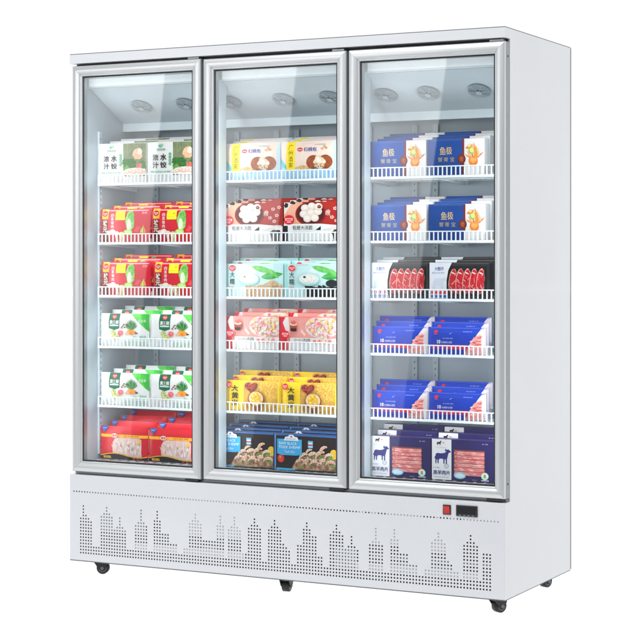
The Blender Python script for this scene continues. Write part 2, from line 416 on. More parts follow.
class Art:
    """flat artwork in design units (u 0..100 across the pack, v upward), layer by layer, sorted into named parts"""
    def __init__(s, w, h): s.w, s.h = w, h; s.V = 100 * h / w; s.lift = LIFT.get((w, h), 0); s.parts = {}; s.cur = 'print'; s.layer = 0; s.rnd = random.Random(int(w * 1e4) + int(h * 1e4))
    def part(s, n): s.cur = n; return s
    def add(s, polys, m):
        if s.lift: polys = [[(u, v if v < 1 else s.lift + v * (1 - s.lift / s.V)) for u, v in p] for p in polys]
        s.layer += 1; s.parts.setdefault(s.cur, []).append((polys, m, s.layer)); return s
    def poly(s, pts, m): return s.add([pts], m)
    def rect(s, a, b, c, d, m): return s.poly([(a, b), (c, b), (c, d), (a, d)], m)
    def ell(s, u, v, a, b, m, n=20, rot=0, wob=0):
        c, q = math.cos(rot), math.sin(rot); pts = []
        for i in range(n):
            t = 2 * math.pi * i / n; k = 1 + wob * s.rnd.uniform(-1, 1); x, y = a * k * math.cos(t), b * k * math.sin(t)
            pts.append((u + x * c - y * q, v + x * q + y * c))
        return s.poly(pts, m)
    def blobs(s, n, a, b, c, d, r0, r1, m, wob=.15, inside=None, asp=1.):
        ps = []
        for _ in range(n):
            for _t in range(30):
                u, v = s.rnd.uniform(a, c), s.rnd.uniform(b, d)
                if inside is None or inside(u, v): break
            r = s.rnd.uniform(r0, r1); rot = s.rnd.uniform(0, 3.1); k = 10
            pts = []
            for i in range(k):
                t = 2 * math.pi * i / k; q = 1 + wob * s.rnd.uniform(-1, 1); x, y = r * q * math.cos(t), r * q * asp * math.sin(t)
                pts.append((u + x * math.cos(rot) - y * math.sin(rot), v + x * math.sin(rot) + y * math.cos(rot)))
            s.add([pts], m)
        return s
    def text(s, t, a, b, c, d, m, bold=.012):
        vs, fs, asp = text_mesh(t, bold)
        return s.add([[(a + vs[i][0] * (c - a), b + vs[i][1] * (d - b)) for i in f] for f in fs], m)
    def vtext(s, t, a, top, c, bot, m, bold=.012):
        k = (top - bot) / len(t)
        for i, ch in enumerate(t): s.text(ch, a, top - (i + 1) * k + k * .07, c, top - i * k - k * .07, m, bold)
        return s
    def leaf(s, u, v, ln, wd, ang, m, m2=None):
        c, q = math.cos(ang), math.sin(ang); up, dn = [], []
        for i in range(9):
            t = i / 8; k = wd * math.sin(math.pi * t ** .8); up.append((t * ln, k)); dn.append((t * ln, -k))
        T = lambda p: (u + p[0] * c - p[1] * q, v + p[0] * q + p[1] * c)
        s.poly([T(p) for p in up + dn[::-1][1:-1]], m)
        if m2: s.poly([T(p) for p in ((0, -.25), (ln * .96, -.1), (ln * .96, .1), (0, .25))], m2)
        return s
    def band(s, f, g, a, c, m, n=16):
        us = [a + (c - a) * i / n for i in range(n + 1)]
        return s.poly([(u, f(u)) for u in us] + [(u, g(u)) for u in us[::-1]], m)
    def crescent(s, u, v, r, th, a0, a1, m, n=12):
        o = [(u + r * math.cos(a0 + (a1 - a0) * i / n), v + r * math.sin(a0 + (a1 - a0) * i / n)) for i in range(n + 1)]
        k = lambda i: r - th * (math.sin(math.pi * (.12 + .88 * i / n)) * .9 + .1)
        i2 = [(u + k(i) * math.cos(a0 + (a1 - a0) * i / n), v + k(i) * math.sin(a0 + (a1 - a0) * i / n)) for i in range(n + 1)]
        for i in range(n): s.poly([o[i], o[i + 1], i2[i + 1], i2[i]], m); s.layer -= 1
        s.layer += 1; return s

NU, NV = 16, 10
def bulge(kind, w, h, t):
    """pillow shape of a bag, linear over the same triangles for the film and for what is printed on it"""
    if kind != 'bag': return lambda u, v: 0.
    def g(i, j):
        u, v = w * i / NU, h * j / NV
        a = max(0., min(1., min(u, w - u) / (.15 * w))); b = max(0., min(1., min(v - .004, h - .004 - v) / (.24 * h)))
        q = (math.sin(a * math.pi / 2) * math.sin(b * math.pi / 2)) ** .65
        return q * t * .26 + q * .0011 * math.sin(u * 60 + v * 33) * math.sin(v * 52 - u * 25) + q * .0006 * math.sin(i * 2.1 + j * 1.3)
    G = [[g(i, j) for j in range(NV + 1)] for i in range(NU + 1)]
    def f(u, v):
        x, y = min(max(u / w * NU, 0), NU - 1e-9), min(max(v / h * NV, 0), NV - 1e-9); i, j = int(x), int(y); x -= i; y -= j
        a, b, c, d = G[i][j], G[i + 1][j], G[i + 1][j + 1], G[i][j + 1]
        return a + (b - a) * x + (c - b) * y if x >= y else a + (c - d) * x + (d - a) * y
    return f
def surface_part(name, items, w, h, kind, t, y0, f, parent):
    bm = bmesh.new(); mats = []
    for polys, m, ly in items:
        if m not in mats: mats.append(m)
        for pts in polys:
            pts = [(min(max(u, .3), 99.7) * w / 100, min(max(v * w / 100, .0006), h - .0006)) for u, v in pts]
            vs = [bm.verts.new((u, -.00045 - .00006 * ly, v)) for u, v in pts]
            try: fc = bm.faces.new(vs)
            except ValueError: continue
            fc.material_index = mats.index(m)
    if kind == 'bag':
        bmesh.ops.triangulate(bm, faces=bm.faces[:])
        for i in range(1, NU): bmesh.ops.bisect_plane(bm, geom=bm.verts[:] + bm.edges[:] + bm.faces[:], plane_co=(w * i / NU, 0, 0), plane_no=(1, 0, 0), dist=1e-6)
        for i in range(1, NV): bmesh.ops.bisect_plane(bm, geom=bm.verts[:] + bm.edges[:] + bm.faces[:], plane_co=(0, 0, h * i / NV), plane_no=(0, 0, 1), dist=1e-6)
        for k in range(-NV + 1, NU): bmesh.ops.bisect_plane(bm, geom=bm.verts[:] + bm.edges[:] + bm.faces[:], plane_co=(w * k / NU, 0, 0), plane_no=(NU / w, 0, -NV / h), dist=1e-6)
    for v in bm.verts: v.co = (v.co.x - w / 2, y0 + v.co.y - f(v.co.x, v.co.z), v.co.z)
    o = finish(name, bm, mats, parent); return o
def package(name, w, h, t, kind, base, art, side=None):
    """one package, standing on its base with its front at local y = 0"""
    f = bulge(kind, w, h, t); bm = bmesh.new()
    if kind == 'bag':
        yc = t * .26 + .002
        for sgn in (-1, 1):
            g = [[bm.verts.new((w * i / NU - w / 2, yc + sgn * (f(w * i / NU, h * j / NV) + .0003), h * j / NV)) for i in range(NU + 1)] for j in range(NV + 1)]
            for j in range(NV):
                for i in range(NU):
                    q = [g[j][i], g[j][i + 1], g[j + 1][i + 1], g[j + 1][i]]; 
                    for tri in ((q[0], q[1], q[2]), (q[0], q[2], q[3])): bm.faces.new(tri if sgn < 0 else tri[::-1]).smooth = True
        y0 = yc
    else:
        box(bm, -w / 2, w / 2, 0, t, 0, h, 1 if side else 0, .0012 if kind == 'box' else .006)
        bm.normal_update()
        for fc in bm.faces:
            if fc.normal.y < -.7: fc.material_index = 0
        y0 = 0.
    root = finish(name, bm, [base] + ([side] if side else []))
    for pn, items in art.parts.items(): surface_part(pn, items, w, h, kind, t, y0, f, root)
    return root

WHT, BLK = ink('f8f8f6'), ink('17171a')
def badge(A, u, v, r, c='d8152a', s=1.):
    A.part('brand_badge').ell(u, v, r, r * s, ink(c)); A.rect(u - r * .7, v - r * .12, u + r * .7, v + r * .34, WHT); A.rect(u - r * .55, v - r * .02, u + r * .55, v + r * .22, ink(c))
    A.rect(u - r * .4, v - r * .52 * s, u + r * .4, v - r * .36 * s, WHT); return A
def strokes(A, a, v, c, n, hgt, m):
    """a line of print too small to read in the photograph"""
    k = (c - a) / n
    for i in range(n):
        q = A.rnd.random()
        A.rect(a + i * k, v, a + i * k + k * .16, v + hgt, m); A.layer -= 1
        A.rect(a + i * k, v + hgt * (.4 + .3 * q), a + i * k + k * .7, v + hgt * (.4 + .3 * q) + hgt * .18, m); A.layer -= 1
        if q > .4: A.rect(a + i * k + k * .5, v + hgt * .1, a + i * k + k * .64, v + hgt, m); A.layer -= 1
    A.layer += 1; return A

def d_dumpling(w, h):
    A = Art(w, h); V = A.V
    A.part('food_picture').rect(52, 6, 99.7, V - 1, ink('6f7d58', '8a9470', 60))
    for i in range(9): A.rect(53 + i * 5.2, V * .45, 53.5 + i * 5.2, V - 1, ink('556342'))
    A.ell(64, 30, 14, 10, ink('3f7a34', '2c5a28', 120), wob=.25); A.ell(58, 20, 7, 6, ink('6fa84a', '4d8a38', 120), wob=.25); A.ell(90, 26, 9, 8, ink('2f6b30', '3f8a3c', 120), wob=.3)
    A.ell(82, 48, 10, 11, ink('f0c9a6', 'e2a582', 60), wob=.12); A.ell(86, 52, 5, 6, ink('fbe6d2'), wob=.2); A.ell(79, 44, 4, 6, ink('e8b48e'), rot=.5)
    A.ell(86, 26, 6, 5, ink('c94a4a', 'e58a7a', 100), wob=.2)
    A.ell(77, 14, 25, 8, ink('f6efe6'))
    for i in range(6): A.ell(60 + i * 7, 13 + (i % 2) * 3, 5, 4.2, ink('f2d2c0', 'e6b09c', 80)); A.ell(60 + i * 7, 14.5 + (i % 2) * 3, 2.6, 1.6, ink('fbeee4'))
    A.part('title_lettering'); A.text('浓', 11, 34, 23, 46, BLK, .025); A.text('汁', 11, 20, 23, 32, BLK, .025); A.text('水', 26.5, 34, 39.5, 47, BLK, .025); A.text('饺', 26.5, 20, 39.5, 32, BLK, .025)
    A.part('brand_badge').ell(27, 62, 4, 2.6, ink('5aa88a')).ell(30, 63.5, 2.4, 2.6, ink('8fc9ad')); strokes(A, 20, 52, 38, 4, 5, ink('1f8a5a'))
    A.part('print')
    for i in range(4): A.ell(46.5, 46 - i * 6, 2.7, 2.7, ink('1e9a5c'), 14)
    for i in range(4): A.rect(45.6, 45.2 - i * 6, 47.4, 46.6 - i * 6, WHT)
    strokes(A, 8, 11, 50, 9, 4, ink('2fa06a')); strokes(A, 10, 5, 44, 10, 2, ink('a8c8b8'))
    return A
def d_cabbage(w, h):
    A = Art(w, h); V = A.V
    A.part('print').rect(4, V - 4.4, 97, V - 2.6, ink('f6c8c8')); A.rect(4, V * .62, 18, V, ink('f0a23a', 'f6c04a', 80))
    A.rect(4.5, 0, 17.5, V * .6, ink('5a1a1c', '7c2a22', 60)); strokes(A, 86, 45, 96, 2, 5, ink('f4b8bc')); A.rect(33, 0, 34, 4, WHT)
    badge(A, 11, V * .82, 6, 'b81220')
    A.part('title_lettering').vtext('状元', 6, V * .60, 16, 6, ink('fbe9dc'), .02); A.vtext('白菜猪肉', 23.5, V - 9, 29, 15, ink('fbeaea'))
    A.part('food_picture').ell(62, 30, 9, 20, ink('a9d47c', '6fb04a', 70), wob=.10); A.ell(64, 38, 6, 13, ink('7fbf5a', '4f9a3a', 90), wob=.16); A.ell(60, 22, 4.5, 13, ink('eef6dc', 'd2e8b4', 60)); A.ell(58, 18, 2, 10, ink('f8fbf0'))
    A.ell(58, 7, 9, 6, ink('8ccf3e', 'b8e070', 90)); A.ell(58, 7, 6.5, 4, ink('c8ea8c'))
    A.poly([(69, 9), (78, 22), (85, 17), (78, 5)], ink('c81428', 'e04a4a', 80)); A.poly([(70.5, 9.5), (77.7, 20), (83, 16.5), (77, 7)], ink('d84450'))
    for i in range(5): A.leaf(82 + i * 2.6, 4, 18 - 2 * abs(i - 2), 1.6, 1.2 + i * .14, ink(['f0a030', '8cc040', 'f6d060', '5aa038', 'f08030'][i]))
    A.ell(20, 6, 5, 5, ink('f2e6d4', 'd8c4a4', 80)); A.ell(27, 8, 6, 5.5, ink('fbf6ec', 'e8dcc8', 60)); A.ell(35, 5, 5, 4.5, ink('f6efe2', 'e0d0b8', 60)); A.ell(45, 4, 6, 4, ink('e8e0b0', 'c8c070', 80))
    A.part('price_sticker').rect(33, 33, 52, V - 3.5, ink('fbe42a')); A.text('鲜', 44.5, 43, 49.5, 48, ink('d89a10')); strokes(A, 36, 37, 47, 4, 2.5, ink('d8a818'))
    return A
def d_greenveg(w, h):
    A = Art(w, h); V = A.V
    A.part('print').poly([(64, V), (99.7, V), (99.7, 20)], ink('35a83c', '43b848', 40)); A.poly([(64, V), (82, V - .5), (93, 28), (90, 30)], ink('5cc84e'))
    strokes(A, 8, 5, 18, 3, 6, ink('d8e4dc')); A.rect(48, 0, 96, 1.2, ink('c8e0d0')); strokes(A, 70, 5, 78, 2, 7, ink('8ccfa0')); strokes(A, 83, 5, 96, 3, 8, ink('57b878')); A.rect(2, 2, 3, V - 2, ink('e3e9e6'))
    A.poly([(20, V), (42, V), (42, 26), (31, 22.5), (20, 26)], ink('176a4a', '125c40', 30)); A.rect(22, 30.5, 40, 33, ink('d9ece2'))
    A.part('title_lettering').text('素', 22, 34, 28, 42, WHT, .02); A.text('三', 28.6, 34, 33.6, 41, WHT, .02); A.text('鲜', 34.4, 34, 40.6, 42, WHT, .02)
    A.text('高丽参', 80, 38, 95, 44, ink('d8f4c8'), .01)
    badge(A, 31, V - 6.5, 4.6)
    A.part('food_picture')
    for i in range(11): A.leaf(66, 24, 22 - abs(i - 5) * 1.4, 1.7, .55 + i * .21, ink(['2f7a3c', '4f9a52', '1f5f30'][i % 3]))
    A.ell(66, 19, 9, 5.5, ink('f0a028', 'd8781c', 90), wob=.14); A.ell(58, 17, 5, 3, ink('e8c4a0', 'd09868', 80), rot=.5); A.poly([(74, 20), (81, 17), (75, 15)], ink('5a3a28'))
    for u, v in ((49, 31), (53, 28), (51.5, 34), (56, 33), (47, 27.5)): A.ell(u, v, 1.9, 1.5, ink('6a3a2c', '8a5038', 120), 10, wob=.2)
    A.ell(44, 17, 5.6, 5.4, ink('e0485a', 'f08a8c', 90)); A.ell(44, 17, 3.8, 3.6, ink('f08890', 'd83a4c', 120))
    for u, v in ((29, 18), (31, 9), (37, 10.5)): A.ell(u, v, 5, 4.6, ink('d8dc8c', '8ca848', 90)); A.ell(u, v, 2.8, 2.5, ink('f2ecb8', 'b8a840', 100)); A.ell(u + 1, v - .4, 1, .9, ink('4a5a28'))
    return A
def d_chickenfeet(w, h):
    A = Art(w, h); V = A.V
    A.part('print').rect(.5, 39.5, 99.5, 44.5, ink('f6a31c', 'fab93c', 20))
    wv = lambda u: 7.5 + 3.2 * math.sin((u - 8) / 100 * 6.5)
    strokes(A, 52, 40.5, 84, 7, 3, ink('7a3a10'))
    A.part('food_picture').poly([(30, 5), (88, 4), (88, 36), (84, 39), (34, 39), (28, 30), (27.5, 16)], ink('f0d9cf', 'e2bdb2', 50))
    for i in range(34):
        u = A.rnd.uniform(31, 85); v = A.rnd.uniform(7, 28); a = 1.57 + A.rnd.uniform(-.55, .55)
        A.leaf(u, v, A.rnd.uniform(8, 15), A.rnd.uniform(1.1, 2), a, ink(['f8e8e0', 'f3ddd4', 'e6c2b8', 'fbf0ea'][i % 4]))
    for i in range(16):
        A.leaf(A.rnd.uniform(33, 84), A.rnd.uniform(8, 26), A.rnd.uniform(3, 7), .5, 1.57 + A.rnd.uniform(-.7, .7), ink(['c98a84', 'd06a6c', 'b87a70'][i % 3]))
    A.part('print').band(lambda u: .3, lambda u: wv(u), .5, 99.5, BLK, 22); A.band(lambda u: wv(u) - .2, lambda u: wv(u) + 1.3, .5, 99.5, ink('f2b62c'), 22)
    A.rect(8, 2, 24, 6.4, ink('e0b040', 'b8862c', 80)); A.blobs(6, 70, 1, 95, 4, .8, 1.6, ink('d84a30'))
    A.part('brand_badge').poly([(3, V - .5), (19, V - .5), (11, V - 11)], ink('1c58a8', '2468b8', 30)); strokes(A, 7, V - 4.6, 15, 3, 2.2, ink('cfe2f6'))
    A.ell(33, 42.5, 7.5, 4.4, ink('d8201c')); A.ell(33, 42.5, 6.8, 3.8, ink('f8d8c8')); A.text('香卤', 28, 40.6, 38, 44.6, ink('c81a18'), .03); A.ell(83, 33, 3, 3, ink('f0c030'))
    return A
def d_walnut(w, h):
    A = Art(w, h); V = A.V
    A.part('print').poly([(.5, 13), (12, 8), (99, 8), (99, V - .6), (.5, V - .6)], ink('fbe8da', 'f8dccb', 12)); A.poly([(.4, 28), (.4, 13), (13, 8), (40, 8), (14, 12)], ink('5fc4cc'))
    A.rect(.4, .5, 99.6, 8.4, ink('9fd0ee', 'b8def4', 14)); A.rect(94, 8, 99.6, V, ink('cfe8f4')); strokes(A, 62, 51, 82, 6, 3, ink('5a7ab0')); A.rect(38, V - 5.5, 60, V - 4.9, ink('e8c8b0'))
    A.rect(12, 7, 27, V - 1, ink('fbe12c', 'f6d41c', 16))
    A.part('title_lettering').vtext('广州酒家', 15.5, V - 5, 23.5, 10, ink('3c3a20'), .0); A.text('核桃包', 43, 40, 66, 48, ink('1f4f9c'), .02)
    A.part('brand_badge').ell(36, 44, 5, 3.6, ink('d02028')); A.rect(32.5, 42.8, 39.5, 44.6, ink('f8d0c8'))
    A.part('food_picture').ell(42, 10, 12, 4, ink('e8c890', 'c89a5a', 120), wob=.2)
    for k, u in enumerate((60, 81)):
        A.ell(u, 20, 12.5, 13, ink('a4552f', '7a3618', 50), 24)
        for i in range(7): A.crescent(u - 1 + i * .6, 20, 12 - i * 1.6, .7, .7 + k, 2.9 + k * .2, ink('7f3a1e')) if i % 2 else A.crescent(u, 19, 11 - i * 1.5, .6, 1.2, 3.6, ink('c4764a'))
    A.ell(71, 19, 9.5, 12, ink('f8ecd8', 'e2c49c', 60), 22, 0, .22); A.ell(69, 24, 4, 5, ink('fdf6ea'), 14, .4, .25); A.ell(75, 16, 3.4, 5, ink('fbeedb'), 14, 0, .25); A.ell(66, 14, 4, 4, ink('e8d0ae', 'a87848', 120), wob=.3); A.ell(75, 15, 4.4, 3.4, ink('f4dcc0', 'b88858', 120), wob=.3); A.blobs(8, 62, 7, 80, 12, .8, 1.5, ink('8a4a2a'))
    for u, v in ((76, 45), (80, 49), (83, 46)): A.ell(u, v, 2.4, 2, ink('c8905a', 'e0b484', 120), 12, wob=.25)
    return A
def d_tangyuan(w, h):
    A = Art(w, h); V = A.V
    A.part('print').rect(.4, 18, 99.6, V - .4, ink('b0281e', '8f1a16', 8)); A.poly([(.4, 18), (.4, V - .4), (30, V - .4), (55, 18)], ink('f0b498', 'e89a7c', 10))
    A.poly([(.4, V - .4), (14, V - .4), (4, V * .7), (.4, V * .6)], ink('f6e8e0')); A.ell(4, 51, 3.6, 4, ink('2a2222'), wob=.2); A.ell(15, 55, 5, 2, ink('2a2222'), wob=.2)
    A.part('food_picture').ell(44, 36, 25, 21, ink('6e1312', '821a18', 10), 28); A.ell(44, 37, 22, 18, ink('4e0c0d'), 28)
    for u, v in ((35, 46), (46, 49), (33, 36), (45, 38), (56, 40), (39, 28), (51, 29), (57, 48)):
        A.ell(u, v, 6.8, 6.5, ink('ddc2b4'), 18); A.ell(u - .3, v + .5, 6.2, 5.9, ink('f2e2d6'), 18); A.ell(u - .8, v + 1.5, 4.2, 3.6, ink('fcf4ec'), 16)
    A.ell(58, 48, 3.2, 3, ink('7a1a20', '4a0e14', 120), wob=.2); A.ell(58, 48.5, 1.4, 1.2, ink('c86a6a'))
    A.part('print')
    for u, v in ((73, 40), (84, 45), (90, 34), (79, 30), (94, 48), (86, 24)):
        for i in range(5): A.ell(u + 2.2 * math.cos(i * 1.257), v + 2 * math.sin(i * 1.257), 1.3, 1.2, ink('f0b8b0'), 8); A.layer -= 1
    A.text('糯', 68, 33, 76, 41, ink('f4d0c4'), .0)
    A.poly([(.4, .4), (99.6, .4), (99.6, 15), (60, 19), (.4, 19)], WHT); A.rect(.4, .4, 7, 16, BLK); A.poly([(52, 8), (61, 8), (61, 15)], BLK); A.poly([(62, 8), (88, 17), (99, 17), (80, 6)], ink('dfdcd8')); A.ell(88, 4, 10, 5, ink('3a3432'), wob=.2)
    A.part('title_lettering').text('粗磨大汤圆', 15, 8.5, 47, 16, BLK, .005); strokes(A, 15, 3, 46, 12, 2.6, ink('6a6460'))
    badge(A, 9, 26, 8.4); return A
def d_sticky(black):
    def f(w, h):
        A = Art(w, h); V = A.V
        A.part('print').rect(.4, .4, 99.6, V - .4, ink('cfeeec', 'bfe6e6', 10)); A.rect(.4, .4, 6, V - .4, ink('a4dad8')); A.poly([(50, V - .4), (70, V - .4), (40, 20), (30, 20)], ink('e2f6f4')); A.rect(20, V - 2.4, 40, V - 1.6, ink('e49a9a'))
        A.part('food_picture').leaf(46, 44, 44, 5.5, -.28, ink('4fae4e', '7cc86a', 40), ink('9fdc8c')); A.leaf(62, 24, 40, 6.5, .18, ink('2f9a42', '4fb058', 40), ink('8cd488')); A.leaf(74, 40, 26, 4, -.75, ink('6cc05c'), ink('a8e09c'))
        if black:
            A.blobs(60, 34, 1, 98, 9, 1.2, 2.4, ink('141416')); A.rect(36, .5, 99, 7, ink('1a1a1c', '050506', 200)); A.ell(80, 14, 10, 6.5, ink('20262a')); A.ell(80, 16, 8, 4, ink('0c0e10', '2a2e34', 200))
        else:
            A.rect(36, .5, 99, 8, ink('d8b890', 'b8906a', 150)); A.blobs(40, 34, 1, 98, 10, 1.2, 2.6, ink('c89a66', 'e4c8a0', 200), asp=.6); A.ell(82, 13, 9, 5, ink('e0c49c', 'c09868', 90), wob=.2)
            for i in range(6): A.leaf(58 + i * 6, 8, 12, 1, .3 + i * .3, ink('d0a878'))
        A.ell(42, 20, 18, 11, ink('8cc4c6', 'a8d6d6', 20), 26); A.ell(42, 22, 16.4, 9, ink('e6f2f0'), 26)
        for u, v in ((34, 22), (42, 24), (50, 22), (38, 18.5), (46, 18.5), (43, 21)): A.ell(u, v, 4.6, 4.2, ink('dcd4c6'), 16); A.ell(u - .2, v + .5, 4, 3.6, ink('faf5ec'), 16)
        A.ell(35, 25, 2.2, 2, ink('2a2428' if black else 'b8885c'), 10)
        A.part('title_lettering').vtext('大糯', 9.5, 35, 18, 10, ink('1e2a2a'), .01); strokes(A, 9, 4, 18, 3, 4, ink('d05a5a')); badge(A, 14, V - 8, 5.6); return A
    return f
def d_pinkballs(w, h):
    A = Art(w, h); V = A.V
    A.part('print').rect(.4, .4, 99.6, V - .4, ink('eba79c', 'e3897f', 10)); A.poly([(.4, .4), (14, .4), (9, V - .4), (.4, V - .4)], ink('d21f36')); A.poly([(5, 42), (10, V - .4), (15, V - .4), (18, 16), (13, 16)], ink('fbf1ee'))
    A.poly([(38, 30), (46, 20), (44, 16), (37, 24)], ink('f6cfc8')); A.rect(18, .4, 99.6, 12.5, WHT)
    A.part('food_picture').ell(76, 34, 31, 22, ink('f6e6e0'), 30); ok = lambda u, v: ((u - 76) / 28) ** 2 + ((v - 34) / 19) ** 2 < 1
    for k in range(110):
        A.blobs(1, 48, 14, 99, 52, 2.1, 2.7, ink(['f6dc9c', 'f0a8b4', 'fbf4ea', 'e8788c', 'f4c860', 'f8d8d4'][k % 6]), .04, ok)
    for k in range(60): A.blobs(1, 48, 14, 99, 52, .8, 1.1, ink('fdf8f2'), .1, ok)
    A.part('cup_picture').poly([(21, 27), (20, 39), (33, 39), (31.5, 27)], ink('8a3020', 'b04a38', 80)); A.ell(26.5, 39, 6.6, 3, ink('f0c4b8')); A.ell(26.5, 42, 4.6, 4, ink('b83a30', 'e08a78', 90), wob=.2); A.rect(21, 27, 32, 31, ink('1e1416')); A.ell(26.5, 27, 5.6, 2.4, ink('1e1416'))
    A.part('title_lettering').text('小小汤圆', 27, 5.5, 56, 11.5, ink('2a2022'), .008); strokes(A, 24, 1.5, 52, 9, 2.2, ink('e08a90'))
    for i in range(4): A.ell(64 + i * 9, 7, 3.2, 3.4, ink(['f0a8b0', 'e8b878', 'f6dc9c', 'f0a090'][i], 'd05a60', 120), 12, wob=.15); A.rect(61.5 + i * 9, 1.5, 66.5 + i * 9, 3, ink('e08a90'))
    badge(A, 12, 19, 7.6); return A
def d_yellowmillet(w, h):
    A = Art(w, h); V = A.V
    A.part('food_picture').rect(34, .6, 95, V - 1, ink('e2b84e', 'c8963a', 60)); A.rect(62, 16, 95, V - 1, ink('f0c458', 'd8a03c', 160)); A.rect(34, .6, 48, V - 4, ink('d8a848', 'c08c40', 30))
    A.blobs(70, 63, 18, 94, V - 3, .7, 1.2, ink('f8d878'), .1)
    hp = []
    for i in range(28):
        t = 2 * math.pi * i / 28; hp.append((48 + 11.5 * (16 * math.sin(t) ** 3) / 16, 36.5 + .66 * (13 * math.cos(t) - 5 * math.cos(2 * t) - 2 * math.cos(3 * t) - math.cos(4 * t))))
    A.poly(hp, ink('9a3428', '5e1a18', 200)); A.blobs(26, 40, 32, 56, 42, .9, 1.4, ink('b8503c'), .1, lambda u, v: abs(u - 48) < 8 and v > 33)
    A.ell(58, 15, 15, 15, ink('a86838', '8a5028', 30), 26); A.ell(58, 16, 12.8, 12.6, ink('e8cfa0'), 26)
    for u, v in ((53, 19), (62, 18), (54, 11), (63, 10), (58, 23)): A.ell(u, v, 4.8, 4.6, ink('d89a1c'), 16); A.ell(u - .4, v + .6, 4, 3.8, ink('f2c02e', 'e8ac20', 60), 16); A.ell(u - 1, v + 1.6, 1.8, 1.5, ink('fbe08a'), 10)
    A.part('title_lettering').vtext('大黄米', 13, 40, 25.5, .8, BLK, .025)
    badge(A, 7.5, V - 8, 5.6); A.part('print').rect(95.5, .6, 98.5, V - 1, ink('f6d83c')); strokes(A, 88, 4, 94, 2, 5, ink('e05a28')); return A
def d_shrimp(w, h):
    A = Art(w, h); V = A.V
    A.part('print').rect(.4, .4, 99.6, V - .4, ink('2a1c1a', '1a1012', 10)); A.rect(.4, V - 2.2, 99.6, V - .5, ink('2f6ab0')); A.rect(.4, .4, 2.6, V - .4, ink('5a8ac8')); A.rect(4, .4, 34, 3, ink('2fa8dc'))
    A.part('food_picture').ell(11, 17, 5.4, 6, ink('c8281e', 'e0483a', 60)); A.ell(10, 19, 2, 2, ink('e87a6a'))
    A.poly([(28, 2), (36, 16), (46, 21), (99.4, 28), (99.4, 2)], ink('b89a7a', '6a4a38', 60)); A.ell(96, 26, 6, 7, ink('ecc83a', 'd8b02a', 60)); A.blobs(16, 40, 4, 98, 26, 1.4, 3, ink('4f7a34', '86a84a', 120), .3)
    for u, v, r, a in ((44, 8, 10, .2), (56, 9, 10, .5), (68, 8, 10.5, .35), (80, 10, 10, .6), (92, 9, 9, .4), (50, 18, 9, .9), (64, 19, 10, .7), (77, 21, 10, .95), (90, 20, 8, .6), (59, 26, 7, 1.0), (83, 29, 9, 1.1)):
        A.crescent(u, v, r, r * .52, a, a + 2.7, ink(['e4bfa0', 'dcb092', 'eccdb2'][A.layer % 3]), 10); A.crescent(u, v, r * .97, r * .14, a + .15, a + 2.4, ink('f6e6d4'), 10)
        for q in range(4): b = a + .4 + q * .5; A.poly([(u + r * math.cos(b), v + r * math.sin(b)), (u + r * math.cos(b + .08), v + r * math.sin(b + .08)), (u + r * .62 * math.cos(b + .1), v + r * .62 * math.sin(b + .1)), (u + r * .62 * math.cos(b + .03), v + r * .62 * math.sin(b + .03))], ink('b06a4c'))
        b = a + 2.75; A.leaf(u + r * .8 * math.cos(b), v + r * .8 * math.sin(b), r * .5, r * .16, b + 2.2, ink('a04a30'))
    A.part('title_lettering').poly([(6, 24), (14, 22), (38, 22), (46, 24), (46, V - 7), (6, V - 7)], ink('2f98cc', '3ba6da', 14))
    A.text('RAW BLACK', 9.5, 37, 38, 41, WHT, .0); A.text('TIGER SHRIMP', 8.5, 31.6, 43.5, 35.4, WHT, .0); A.text('Tail On', 18, 25.4, 34, 28.8, WHT, .0)
    A.part('brand_badge').poly([(17, V - 9), (19, V - 4), (24, V - 3), (26, V - .6), (32, V - .6), (34, V - 3), (39, V - 4), (41, V - 9)], ink('f4f6f8')); strokes(A, 21, V - 7.6, 37, 6, 1.8, BLK); A.ell(29, V - 3.4, 1.6, 1.2, ink('3a5a8a'))
    A.part('seal').rect(56, 34, 64, 44, ink('58b4e0')); A.rect(56, 37.4, 64, 39.2, ink('d03a40')); A.rect(57, 39.4, 63, 41.2, WHT); A.rect(57, 35, 63, 36.4, ink('d8ecf6')); return A
